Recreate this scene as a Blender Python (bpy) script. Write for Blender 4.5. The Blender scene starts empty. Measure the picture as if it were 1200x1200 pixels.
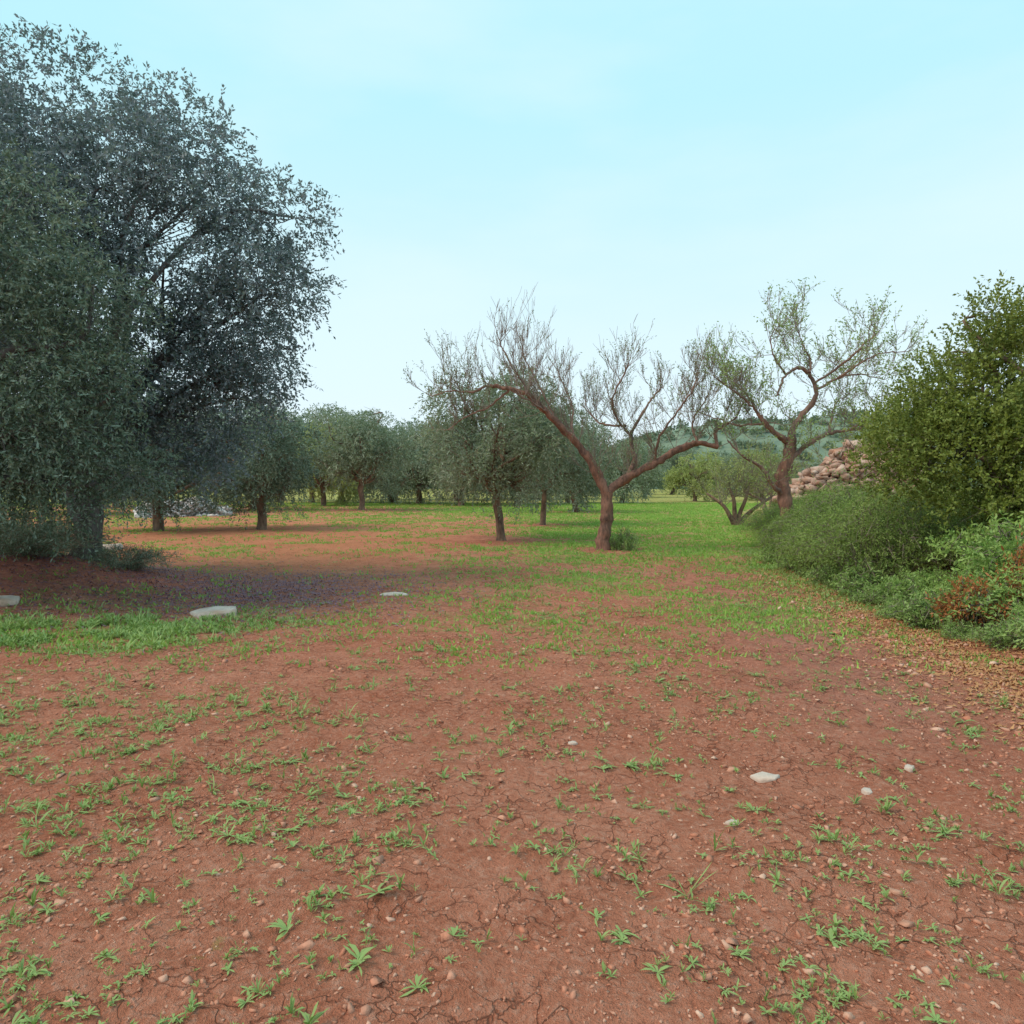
import bpy, math, bmesh
import numpy as np
from mathutils import Vector

rng = np.random.default_rng(11)
scene = bpy.context.scene
COL = scene.collection

# ------------------------------------------------------------ noise
def _hash(i, j, k, seed):
    with np.errstate(over='ignore'):
        h = (i.astype(np.uint32) * np.uint32(374761393) + j.astype(np.uint32) * np.uint32(668265263)
             + k.astype(np.uint32) * np.uint32(2246822519) + np.uint32(seed * 3266489 + 17))
        h = (h ^ (h >> np.uint32(13))) * np.uint32(1274126177)
        h = h ^ (h >> np.uint32(16))
    return (h & np.uint32(0xFFFFFF)).astype(np.float64) / 16777215.0

def vnoise(x, y, z=None, seed=1):
    x = np.asarray(x, float); y = np.asarray(y, float)
    z = np.zeros_like(x) if z is None else np.asarray(z, float)
    xi = np.floor(x); yi = np.floor(y); zi = np.floor(z)
    fx = x - xi; fy = y - yi; fz = z - zi
    fx = fx * fx * (3 - 2 * fx); fy = fy * fy * (3 - 2 * fy); fz = fz * fz * (3 - 2 * fz)
    xi = xi.astype(np.int64); yi = yi.astype(np.int64); zi = zi.astype(np.int64)
    r = 0
    for a in (0, 1):
        for b in (0, 1):
            for c in (0, 1):
                w = (fx if a else 1 - fx) * (fy if b else 1 - fy) * (fz if c else 1 - fz)
                r = r + w * _hash(xi + a, yi + b, zi + c, seed)
    return r

def fbm(x, y, z=None, seed=1, octv=3):
    s = 0; a = 0.5; t = 0
    for o in range(octv):
        f = 2 ** o
        s = s + a * vnoise(x * f, y * f, None if z is None else z * f, seed + o * 7); t += a; a *= 0.5
    return s / t

def sstep(v, a, b):
    t = np.clip((np.asarray(v, float) - a) / (b - a), 0, 1)
    return t * t * (3 - 2 * t)

# ------------------------------------------------------------ terrain
def bank_x(y):
    return np.interp(y, [-5, 3, 6, 10.5, 14, 18, 26, 40, 80], [4.0, 3.9, 4.1, 4.75, 5.2, 6.0, 8.2, 12.0, 30.0])

def height(x, y):
    x = np.asarray(x, float); y = np.asarray(y, float)
    far = 1 / (1 + (np.hypot(x, y) / 40) ** 2)
    h = 0.07 * (fbm(x * 0.35, y * 0.35, seed=3) - 0.5)
    h = h + far * (0.035 * (fbm(x * 2.1, y * 2.1, seed=5) - 0.5) + 0.030 * (vnoise(x * 6.5, y * 6.5, seed=8) - 0.5)
                   + 0.024 * (vnoise(x * 14, y * 14, seed=9) - 0.5))
    b = x - bank_x(y)
    h = h + 0.38 * sstep(b, -0.2, 1.6) * (1 - sstep(y, 22, 32))
    m = np.exp(-(((x + 7.2) / 1.7) ** 2 + ((y - 10.2) / 1.9) ** 2))
    h = h + 0.55 * m
    return h

def green(x, y):
    x = np.asarray(x, float); y = np.asarray(y, float)
    n = fbm(x * 0.75, y * 0.75, seed=21)
    n2 = fbm(x * 0.16, y * 0.12, seed=25)
    mid = sstep(y, 7.5, 18) * sstep(x + y * 0.04, -0.6, 2.0)
    g = mid * (0.68 + 0.8 * (n - 0.42))
    g = np.maximum(g, sstep(y, 24, 42) * (0.66 + 0.7 * (n2 - 0.45)) * sstep(x + y * 0.33, -5, 6))
    g = np.maximum(g, sstep(y, 46, 64) * .95)
    left = sstep(y, 10, 17) * (0.30 + 1.2 * (n - 0.5))
    g = np.maximum(g, left)
    near = sstep(y, 3.5, 9) * (.38 + .62 * np.exp(-((x - 2.2) / 2.2) ** 2)) * (0.50 + 1.2 * (n - 0.5))
    g = np.maximum(g, near)
    pl = np.exp(-(((x + 4.4) / 1.5) ** 4 + ((y - 7.4) / 0.8) ** 4))
    g = np.maximum(g, pl * (0.62 + 0.8 * (n - 0.5)))
    e = np.exp(-((x - bank_x(y) + 0.3) / 0.75) ** 2) * sstep(y, 9, 12)
    g = np.maximum(g, e * (0.7 + (n - 0.5)))
    for (tx, ty, r) in ((2.08, 16.7, .8), (-0.3, 20, 1.6), (1.15, 27.3, 1.2), (-8.9, 43, 3.5), (-8.5, 24.7, 3.0), (3.5, 40, 1.4), (-4, 14, 2.2)):
        g = g * (1 - 0.9 * np.exp(-(((x - tx) / r) ** 2 + ((y - ty) / r) ** 2)))
    return np.clip(g, 0, 1)

# ------------------------------------------------------------ mesh builder
class MB:
    def __init__(s):
        s.V = []; s.F = []; s.T = []; s.n = 0
    def add(s, V, F, T=0.5):
        V = np.asarray(V, float).reshape(-1, 3)
        s.V.append(V)
        F = F if isinstance(F, list) else [F]
        for f in F:
            s.F.append(np.asarray(f, np.int64) + s.n)
        s.T.append(np.broadcast_to(np.asarray(T, float), (len(V),)))
        s.n += len(V)
    def mesh(s, name, mat, smooth=False):
        V = np.concatenate(s.V); T = np.concatenate(s.T)
        me = bpy.data.meshes.new(name)
        me.vertices.add(len(V)); me.vertices.foreach_set("co", V.astype(np.float32).ravel())
        li = np.concatenate([f.ravel() for f in s.F])
        lt = np.concatenate([np.full(len(f), f.shape[1], np.int32) for f in s.F])
        ls = np.concatenate([[0], np.cumsum(lt)[:-1]]).astype(np.int32)
        me.loops.add(len(li)); me.loops.foreach_set("vertex_index", li.astype(np.int32))
        me.polygons.add(len(lt)); me.polygons.foreach_set("loop_start", ls); me.polygons.foreach_set("loop_total", lt)
        if smooth:
            me.polygons.foreach_set("use_smooth", np.ones(len(lt), bool))
        me.update(calc_edges=True)
        a = me.attributes.new("tint", 'FLOAT', 'POINT'); a.data.foreach_set("value", T.astype(np.float32))
        me.materials.append(mat)
        return me

def norm(a):
    return a / (np.linalg.norm(a, axis=-1, keepdims=True) + 1e-9)

def tube(mb, P, R, sides=6, tint=0.0, rough=0.0):
    P = np.asarray(P, float); R = np.asarray(R, float); n = len(P)
    T = norm(np.gradient(P, axis=0))
    ax = np.abs((P[-1] - P[0])); ref = np.zeros(3); ref[np.argmin(ax)] = 1
    A = norm(np.cross(T, ref)); B = np.cross(T, A)
    th = np.linspace(0, 2 * np.pi, sides, endpoint=False)
    rr = R[:, None] * np.ones((1, sides))
    if rough > 0:
        c, s_ = np.cos(th), np.sin(th)
        rr = rr * (1 + rough * (vnoise(c[None] * 1.6 + P[:, None, 0] * 3, s_[None] * 1.6 + P[:, None, 1] * 3, P[:, None, 2] * 2.4 + 0 * th[None], seed=4) - 0.5) * 2)
    V = P[:, None, :] + rr[..., None] * (np.cos(th)[None, :, None] * A[:, None, :] + np.sin(th)[None, :, None] * B[:, None, :])
    i = np.arange(n - 1)[:, None]; j = np.arange(sides)[None]; j2 = (j + 1) % sides
    F = np.stack([i * sides + j, i * sides + j2, (i + 1) * sides + j2, (i + 1) * sides + j], -1).reshape(-1, 4)
    mb.add(V, F, tint)

def catmull(P, m=5):
    P = np.asarray(P, float)
    Q = np.vstack([2 * P[0] - P[1], P, 2 * P[-1] - P[-2]])
    out = []
    for i in range(1, len(Q) - 2):
        for t in np.linspace(0, 1, m, endpoint=False):
            a, b, c, d = Q[i - 1], Q[i], Q[i + 1], Q[i + 2]
            out.append(0.5 * ((2 * b) + (-a + c) * t + (2 * a - 5 * b + 4 * c - d) * t * t + (-a + 3 * b - 3 * c + d) * t ** 3))
    out.append(Q[-2])
    return np.array(out)

def rdir(r, n=None):
    v = r.normal(size=(3,) if n is None else (n, 3))
    return norm(v)

def leaves(mb, B, D, r, per=12, splen=0.3, ll=0.06, lw=0.016, droop=0.25, spread=0.9, tint=None):
    n = len(B)
    if n == 0: return
    t = np.tile(np.linspace(0.1, 1, per)[None], (n, 1)) + r.uniform(-.04, .04, (n, per))
    L = splen * r.uniform(.6, 1.3, (n, 1))
    P = B[:, None, :] + D[:, None, :] * (t * L)[..., None]
    P[..., 2] -= droop * L * t ** 2
    R = rdir(r, n * per).reshape(n, per, 3)
    dl = norm(D[:, None, :] * 0.7 + R * spread + np.array([0, 0, -droop * 0.6]))
    side = norm(np.cross(dl, rdir(r, n * per).reshape(n, per, 3)))
    l = ll * r.uniform(.6, 1.25, (n, per, 1)); w = lw * r.uniform(.7, 1.25, (n, per, 1))
    v0 = P; v2 = P + dl * l; v1 = P + dl * l * .5 + side * w * .5; v3 = P + dl * l * .5 - side * w * .5
    V = np.stack([v0, v1, v2, v3], 2).reshape(-1, 3)
    F = np.arange(n * per * 4).reshape(-1, 4)
    ts = r.uniform(0, 1, (n, 1)) if tint is None else tint.reshape(n, 1)
    T = np.clip(ts * .65 + r.uniform(0, .35, (n, per)), 0, 1)
    mb.add(V, F, np.repeat(T.ravel(), 4))

# ------------------------------------------------------------ materials
def nodes(name):
    m = bpy.data.materials.new(name); m.use_nodes = True
    nt = m.node_tree
    for n in list(nt.nodes): nt.nodes.remove(n)
    out = nt.nodes.new("ShaderNodeOutputMaterial")
    return m, nt, out

def N(nt, typ, **kw):
    n = nt.nodes.new(typ)
    for k, v in kw.items(): n.inputs[k].default_value = v
    return n

def mixc(nt, fac, a, b, mode='MIX'):
    n = nt.nodes.new("ShaderNodeMix"); n.data_type = 'RGBA'; n.blend_type = mode
    for s, v in ((n.inputs[0], fac), (n.inputs[6], a), (n.inputs[7], b)):
        if hasattr(v, "links"): nt.links.new(v, s)
        elif isinstance(v, (int, float)): s.default_value = v
        else: s.default_value = (*v, 1)
    return n.outputs[2]

def ramp(nt, src, a, b):
    n = nt.nodes.new("ShaderNodeMapRange"); n.inputs[1].default_value = a; n.inputs[2].default_value = b
    nt.links.new(src, n.inputs[0]); return n.outputs[0]

def mathn(nt, op, a, b=0.0):
    n = nt.nodes.new("ShaderNodeMath"); n.operation = op
    for s, v in ((n.inputs[0], a), (n.inputs[1], b)):
        if hasattr(v, "links"): nt.links.new(v, s)
        else: s.default_value = v
    return n.outputs[0]

def leaf_mat(name, dark, light, back, transl=0.25, rough=0.55, clump=0.9):
    m, nt, out = nodes(name)
    at = nt.nodes.new("ShaderNodeAttribute"); at.attribute_name = "tint"
    tc = nt.nodes.new("ShaderNodeTexCoord")
    nz = N(nt, "ShaderNodeTexNoise", Scale=clump, Detail=2.0); nt.links.new(tc.outputs["Object"], nz.inputs["Vector"])
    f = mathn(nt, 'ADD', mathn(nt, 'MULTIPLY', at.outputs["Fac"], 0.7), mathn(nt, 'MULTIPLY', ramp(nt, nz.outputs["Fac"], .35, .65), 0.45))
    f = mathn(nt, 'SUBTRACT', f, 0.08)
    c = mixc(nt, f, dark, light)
    oi = nt.nodes.new("ShaderNodeObjectInfo")
    hsv = nt.nodes.new("ShaderNodeHueSaturation")
    nt.links.new(c, hsv.inputs["Color"])
    nt.links.new(mathn(nt, 'ADD', mathn(nt, 'MULTIPLY', oi.outputs["Random"], .4), .8), hsv.inputs["Value"])
    ge = nt.nodes.new("ShaderNodeNewGeometry")
    c2 = mixc(nt, mathn(nt, 'MULTIPLY', ge.outputs["Backfacing"], .75), hsv.outputs[0], back)
    p = N(nt, "ShaderNodeBsdfPrincipled", Roughness=rough)
    p.inputs["Specular IOR Level"].default_value = 0.3
    nt.links.new(c2, p.inputs["Base Color"])
    tr = nt.nodes.new("ShaderNodeBsdfTranslucent"); nt.links.new(c2, tr.inputs["Color"])
    mx = nt.nodes.new("ShaderNodeMixShader"); mx.inputs[0].default_value = transl
    nt.links.new(p.outputs[0], mx.inputs[1]); nt.links.new(tr.outputs[0], mx.inputs[2]); nt.links.new(mx.outputs[0], out.inputs[0])
    return m

def bark_mat(name, a, b, twig, sc=14, bump=0.6):
    m, nt, out = nodes(name)
    tc = nt.nodes.new("ShaderNodeTexCoord")
    at = nt.nodes.new("ShaderNodeAttribute"); at.attribute_name = "tint"
    mp = nt.nodes.new("ShaderNodeMapping"); mp.inputs["Scale"].default_value = (1, 1, .35)
    nt.links.new(tc.outputs["Object"], mp.inputs[0])
    nz = N(nt, "ShaderNodeTexNoise", Scale=sc, Detail=5.0, Roughness=.65); nt.links.new(mp.outputs[0], nz.inputs["Vector"])
    n2 = N(nt, "ShaderNodeTexNoise", Scale=2.2, Detail=2.0); nt.links.new(tc.outputs["Object"], n2.inputs["Vector"])
    f = mathn(nt, 'ADD', mathn(nt, 'MULTIPLY', ramp(nt, nz.outputs["Fac"], .38, .62), .65), mathn(nt, 'MULTIPLY', ramp(nt, n2.outputs["Fac"], .4, .6), .35))
    c = mixc(nt, f, a, b)
    c = mixc(nt, at.outputs["Fac"], c, twig)
    p = N(nt, "ShaderNodeBsdfPrincipled", Roughness=.9); nt.links.new(c, p.inputs["Base Color"])
    bp = N(nt, "ShaderNodeBump", Strength=bump, Distance=.04); nt.links.new(nz.outputs["Fac"], bp.inputs["Height"]); nt.links.new(bp.outputs[0], p.inputs["Normal"])
    nt.links.new(p.outputs[0], out.inputs[0])
    return m

def stone_mat(name, a, b, dirt):
    m, nt, out = nodes(name)
    tc = nt.nodes.new("ShaderNodeTexCoord")
    at = nt.nodes.new("ShaderNodeAttribute"); at.attribute_name = "tint"
    nz = N(nt, "ShaderNodeTexNoise", Scale=9.0, Detail=6.0, Roughness=.7); nt.links.new(tc.outputs["Object"], nz.inputs["Vector"])
    n3 = N(nt, "ShaderNodeTexNoise", Scale=3.0, Detail=3.0); nt.links.new(tc.outputs["Object"], n3.inputs["Vector"])
    c = mixc(nt, at.outputs["Fac"], a, b)
    c = mixc(nt, ramp(nt, n3.outputs["Fac"], .45, .7), c, dirt)
    c = mixc(nt, mathn(nt, 'MULTIPLY', ramp(nt, nz.outputs["Fac"], .62, .3), .6), c, (0.45, 0.4, 0.36), 'MULTIPLY')
    p = N(nt, "ShaderNodeBsdfPrincipled", Roughness=.92); nt.links.new(c, p.inputs["Base Color"])
    bp = N(nt, "ShaderNodeBump", Strength=.7, Distance=.02); nt.links.new(nz.outputs["Fac"], bp.inputs["Height"]); nt.links.new(bp.outputs[0], p.inputs["Normal"])
    nt.links.new(p.outputs[0], out.inputs[0])
    return m

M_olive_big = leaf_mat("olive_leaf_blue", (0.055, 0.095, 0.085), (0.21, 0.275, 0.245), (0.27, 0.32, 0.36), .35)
M_olive_fr = leaf_mat("olive_leaf_dark", (0.045, 0.085, 0.055), (0.20, 0.28, 0.17), (0.26, 0.34, 0.27), .28)
M_olive = leaf_mat("olive_leaf", (0.09, 0.135, 0.075), (0.27, 0.34, 0.19), (0.32, 0.37, 0.28), .3)
M_olive_yel = leaf_mat("olive_leaf_yellow", (0.18, 0.23, 0.06), (0.42, 0.46, 0.13), (0.36, 0.40, 0.17), .3)
M_alm = leaf_mat("almond_leaf", (0.12, 0.18, 0.07), (0.29, 0.36, 0.15), (0.28, 0.33, 0.18), .35)
M_alm2 = leaf_mat("almond_leaf_bright", (0.16, 0.26, 0.07), (0.38, 0.50, 0.15), (0.33, 0.43, 0.17), .35)
M_mastic = leaf_mat("mastic_leaf", (0.075, 0.135, 0.02), (0.34, 0.40, 0.065), (0.25, 0.30, 0.08), .28, clump=1.6)
M_asp = leaf_mat("asparagus_needle", (0.12, 0.20, 0.035), (0.36, 0.48, 0.11), (0.3, 0.39, 0.12), .3, clump=1.5)
M_bush = leaf_mat("bush_leaf", (0.12, 0.23, 0.04), (0.38, 0.53, 0.13), (0.33, 0.45, 0.14), .3, clump=2)
M_dry = leaf_mat("dry_fern", (0.28, 0.09, 0.03), (0.58, 0.22, 0.07), (0.46, 0.2, 0.08), .2, clump=2)
M_weed = leaf_mat("weed_leaf", (0.14, 0.26, 0.045), (0.38, 0.52, 0.15), (0.36, 0.48, 0.18), .35, clump=1.2)
M_grass = leaf_mat("grass_blade", (0.16, 0.33, 0.045), (0.34, 0.52, 0.10), (0.34, 0.50, 0.12), .35, clump=.5)
M_far = leaf_mat("far_foliage", (0.11, 0.16, 0.11), (0.23, 0.285, 0.17), (0.23, 0.28, 0.19), .2, clump=.15)  # distance haze is mixed into these leaf colours
M_litter = leaf_mat("leaf_litter", (0.13, 0.055, 0.09), (0.34, 0.18, 0.22), (0.26, 0.15, 0.2), .05, clump=1)
M_rust = leaf_mat("rusty_litter", (0.34, 0.12, 0.035), (0.62, 0.31, 0.13), (0.5, 0.25, 0.11), .05, clump=2)
M_bark_red = bark_mat("almond_bark", (0.085, 0.04, 0.03), (0.37, 0.17, 0.115), (0.27, 0.205, 0.17))
M_bark_ol = bark_mat("olive_bark", (0.08, 0.052, 0.04), (0.30, 0.19, 0.125), (0.22, 0.19, 0.14))
M_bark_dark = bark_mat("dark_bark", (0.06, 0.055, 0.053), (0.20, 0.18, 0.17), (0.17, 0.165, 0.16))
M_wall_r = stone_mat("wall_stone_tan", (0.42, 0.27, 0.22), (0.66, 0.50, 0.42), (0.54, 0.29, 0.20))
M_wall_l = stone_mat("wall_stone_grey", (0.50, 0.47, 0.48), (0.78, 0.74, 0.73), (0.42, 0.38, 0.36))
M_flat = stone_mat("limestone", (0.56, 0.45, 0.38), (0.70, 0.59, 0.52), (0.50, 0.31, 0.22))
M_gravel = stone_mat("gravel_stone", (0.52, 0.19, 0.11), (0.74, 0.49, 0.37), (0.56, 0.24, 0.15))

def ground_mat():
    m, nt, out = nodes("red_soil")
    tc = nt.nodes.new("ShaderNodeTexCoord"); V = tc.outputs["Object"]
    def nz(s, d=4.0, r=.6):
        n = N(nt, "ShaderNodeTexNoise", Scale=s, Detail=d, Roughness=r); nt.links.new(V, n.inputs["Vector"]); return n.outputs["Fac"]
    g = nt.nodes.new("ShaderNodeAttribute"); g.attribute_name = "green"
    s = nt.nodes.new("ShaderNodeAttribute"); s.attribute_name = "litter"  # leaf litter and worn lane, with tree shade painted in
    o = nt.nodes.new("ShaderNodeAttribute"); o.attribute_name = "orange"
    big = nz(.45, 3.0); med = nz(3.2, 5.0, .65); fin = nz(30, 5.0, .75); vf = nz(120, 3.0, .7)
    c = mixc(nt, ramp(nt, big, .35, .65), (0.60, 0.215, 0.13), (0.72, 0.295, 0.19))
    c = mixc(nt, mathn(nt, 'MULTIPLY', ramp(nt, med, .42, .66), .55), c, (0.49, 0.155, 0.085))
    c = mixc(nt, mathn(nt, 'MULTIPLY', ramp(nt, fin, .50, .66), .6), c, (0.82, 0.45, 0.33))
    c = mixc(nt, mathn(nt, 'MULTIPLY', ramp(nt, fin, .45, .33), .65), c, (0.31, 0.095, 0.055))
    c = mixc(nt, mathn(nt, 'MULTIPLY', ramp(nt, vf, .57, .74), .5), c, (0.32, 0.10, 0.06))
    c = mixc(nt, mathn(nt, 'MULTIPLY', o.outputs["Fac"], .6), c, (0.68, 0.27, 0.12))
    vo = N(nt, "ShaderNodeTexVoronoi", Scale=30.0, Randomness=1.0); nt.links.new(V, vo.inputs["Vector"])
    gr = mathn(nt, 'MULTIPLY', ramp(nt, vo.outputs["Distance"], .2, .1), ramp(nt, nz(6, 3.0), .43, .56))
    c = mixc(nt, mathn(nt, 'MULTIPLY', gr, .55), c, (0.82, 0.52, 0.40))
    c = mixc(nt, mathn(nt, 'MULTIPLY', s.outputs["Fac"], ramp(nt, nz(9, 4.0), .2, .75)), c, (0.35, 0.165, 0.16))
    gg = mathn(nt, 'ADD', g.outputs["Fac"], mathn(nt, 'MULTIPLY', mathn(nt, 'SUBTRACT', nz(9, 6.0, .78), .5), 2.4))
    gg = mathn(nt, 'ADD', gg, mathn(nt, 'MULTIPLY', mathn(nt, 'SUBTRACT', nz(1.6, 3.0, .6), .5), 1.1))
    gf = ramp(nt, gg, .38, 1.0)
    gcol = mixc(nt, ramp(nt, nz(14, 5.0, .7), .35, .65), (0.20, 0.31, 0.06), (0.39, 0.50, 0.14))
    c = mixc(nt, mathn(nt, 'MULTIPLY', gf, .85), c, gcol)
    wn = N(nt, "ShaderNodeTexNoise", Scale=7.0, Detail=4.0); nt.links.new(V, wn.inputs["Vector"])
    va = nt.nodes.new("ShaderNodeVectorMath"); va.operation = 'MULTIPLY_ADD'
    nt.links.new(wn.outputs["Color"], va.inputs[0]); va.inputs[1].default_value = (.25, .25, .25); nt.links.new(V, va.inputs[2])
    ve = N(nt, "ShaderNodeTexVoronoi", Scale=8.0); ve.feature = 'DISTANCE_TO_EDGE'; nt.links.new(va.outputs[0], ve.inputs["Vector"])
    ck = mathn(nt, 'MULTIPLY', ramp(nt, ve.outputs["Distance"], .04, .004), ramp(nt, nz(1.9, 3.0), .43, .56))
    c = mixc(nt, mathn(nt, 'MULTIPLY', ck, .6), c, (0.2, 0.06, 0.035))
    p = N(nt, "ShaderNodeBsdfPrincipled", Roughness=.95); p.inputs["Specular IOR Level"].default_value = .08
    nt.links.new(c, p.inputs["Base Color"])
    hgt = mathn(nt, 'ADD', mathn(nt, 'MULTIPLY', med, .9), mathn(nt, 'ADD', mathn(nt, 'MULTIPLY', fin, .65), mathn(nt, 'MULTIPLY', vf, .22)))
    hgt = mathn(nt, 'SUBTRACT', mathn(nt, 'ADD', hgt, mathn(nt, 'MULTIPLY', gr, .25)), mathn(nt, 'MULTIPLY', ck, .3))
    bp = N(nt, "ShaderNodeBump", Strength=1.0, Distance=.07); nt.links.new(hgt, bp.inputs["Height"]); nt.links.new(bp.outputs[0], p.inputs["Normal"])
    nt.links.new(p.outputs[0], out.inputs[0])
    return m
M_ground = ground_mat()

# ------------------------------------------------------------ object helpers
def obj(name, data, parent=None, loc=(0, 0, 0), **props):
    o = bpy.data.objects.new(name, data)
    o.location = loc
    if parent is not None: o.parent = parent
    COL.objects.link(o)
    for k, v in props.items(): o[k] = v
    return o

def empty(name, x, y, label, category, group=None, rot=0, sc=1.0, dz=0.0):
    e = bpy.data.objects.new(name, None); e.empty_display_size = .3
    e.location = (x, y, float(height(x, y)) + dz); e.rotation_euler = (0, 0, rot)
    e.scale = (sc, sc, sc) if isinstance(sc, (int, float)) else sc
    COL.objects.link(e)
    e["label"] = label; e["category"] = category
    if group: e["group"] = group
    return e

# ------------------------------------------------------------ ground sheet
def axis(segs):
    return [np.linspace(a, b, n, endpoint=False) for a, b, n in segs]
xs = np.concatenate(axis([(-1500, -200, 12), (-200, -40, 30), (-40, -12, 60), (-12, -5, 80), (-5, 5, 360), (5, 12, 70), (12, 40, 60), (40, 200, 30), (200, 1500, 12)]) + [np.array([1500.])])
ys = np.concatenate(axis([(-300, -10, 10), (-10, 1, 20), (1, 7, 260), (7, 14, 140), (14, 30, 120), (30, 60, 80), (60, 200, 60), (200, 2000, 20)]) + [np.array([2000.])])
X, Y = np.meshgrid(xs, ys)
Z = height(X, Y)
V = np.stack([X, Y, Z], -1).reshape(-1, 3)
nx, ny = len(xs), len(ys)
ii, jj = np.meshgrid(np.arange(ny - 1), np.arange(nx - 1), indexing='ij')
F = np.stack([ii * nx + jj, ii * nx + jj + 1, (ii + 1) * nx + jj + 1, (ii + 1) * nx + jj], -1).reshape(-1, 4)
mb = MB(); mb.add(V, F, 0.5)
gme = mb.mesh("ground", M_ground, smooth=True)
def attr(me, name, arr):
    a = me.attributes.new(name, 'FLOAT', 'POINT'); a.data.foreach_set("value", np.asarray(arr, np.float32).ravel())
attr(gme, "green", green(X, Y))
litter_shade = np.exp(-(((X + 3.6) / 1.3) ** 2 + ((Y - 10.4) / 1.4) ** 2)) * .7  # litter patch plus the big olive's soft shadow, painted into the soil
litter_shade = np.maximum(litter_shade, np.exp(-(((X + 7) / 3.0) ** 2 + ((Y - 10.5) / 3) ** 2)) * 1.0)
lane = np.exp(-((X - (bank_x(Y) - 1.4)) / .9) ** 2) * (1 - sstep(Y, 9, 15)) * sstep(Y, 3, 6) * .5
litter_shade = np.maximum(litter_shade, lane)
attr(gme, "litter", litter_shade)
orr = sstep(Y, 9, 14) * (1 - sstep(Y, 26, 42)) * (1 - sstep(X, -5, 0)) * .8  # orange field soil, with warm sun glow under the left trees painted in
orr = np.maximum(orr, np.exp(-((X - bank_x(Y) + .1) / .6) ** 2) * (1 - sstep(Y, 9, 13)) * .6)
attr(gme, "orange", orr)
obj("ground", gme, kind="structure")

# ------------------------------------------------------------ hill
PX = [-500, -200, -60, 30, 80, 160, 300, 500, 700]; PZ = [10, 8, 9, 14, 29, 34, 32, 26, 12]
def hill_z(x, y):
    pr = np.interp(x, PX, PZ)
    return pr * sstep(y, 235, 340) * (1 - .6 * sstep(y, 420, 620)) + 5 * (fbm(x * .02, y * .02, seed=31) - .5) - 1.0 + 2.4 * (vnoise(x * .11, y * .11, seed=33) - .5)
hx = np.linspace(-500, 700, 140); hy = np.linspace(230, 620, 60)
HX, HY = np.meshgrid(hx, hy); HZ = hill_z(HX, HY)
m, nt, out = nodes("wooded_slope")
tc = nt.nodes.new("ShaderNodeTexCoord")
nz = N(nt, "ShaderNodeTexNoise", Scale=.12, Detail=6.0, Roughness=.7); nt.links.new(tc.outputs["Object"], nz.inputs["Vector"])
c = mixc(nt, ramp(nt, nz.outputs["Fac"], .38, .62), (0.11, 0.16, 0.12), (0.19, 0.24, 0.16))
p = N(nt, "ShaderNodeBsdfPrincipled", Roughness=1.0); nt.links.new(c, p.inputs["Base Color"]); nt.links.new(p.outputs[0], out.inputs[0])
mb = MB(); nX, nY = len(hx), len(hy)
ii, jj = np.meshgrid(np.arange(nY - 1), np.arange(nX - 1), indexing='ij')
mb.add(np.stack([HX, HY, HZ], -1).reshape(-1, 3), np.stack([ii * nX + jj, ii * nX + jj + 1, (ii + 1) * nX + jj + 1, (ii + 1) * nX + jj], -1).reshape(-1, 4))
obj("hill", mb.mesh("hill", m, True), kind="structure")

mb = MB(); r = np.random.default_rng(3)
nt_ = 520
tx = r.uniform(-190, 330, nt_); ty = r.uniform(125, 215, nt_); th = r.uniform(3.5, 6.5, nt_)
tz = np.zeros(nt_)
hx2 = r.uniform(-150, 420, 1100); hy2 = r.uniform(240, 380, 1100)
tx = np.concatenate([tx, hx2]); ty = np.concatenate([ty, hy2]); tz = np.concatenate([tz, hill_z(hx2, hy2) - .5]); th = np.concatenate([th, r.uniform(2.0, 4.0, 1100)])
per = 30
d = rdir(r, len(tx) * per).reshape(-1, per, 3); d[..., 2] = np.abs(d[..., 2])
rad = r.uniform(.55, 1, (len(tx), per, 1))
B = np.stack([tx, ty, tz + th * .3], -1)[:, None] + d * rad * np.stack([th * .62, th * .62, th * .68], -1)[:, None]
tt = np.repeat(r.uniform(0, 1, len(tx)), per)
leaves(mb, B.reshape(-1, 3), norm(d.reshape(-1, 3)), r, per=4, splen=.9, ll=1.1, lw=.7, droop=.2, tint=tt)
obj("distant_wood", mb.mesh("distant_wood", M_far), kind="stuff", label="hazy grey-green wooded treeline behind the grove", category="woodland")

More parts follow.
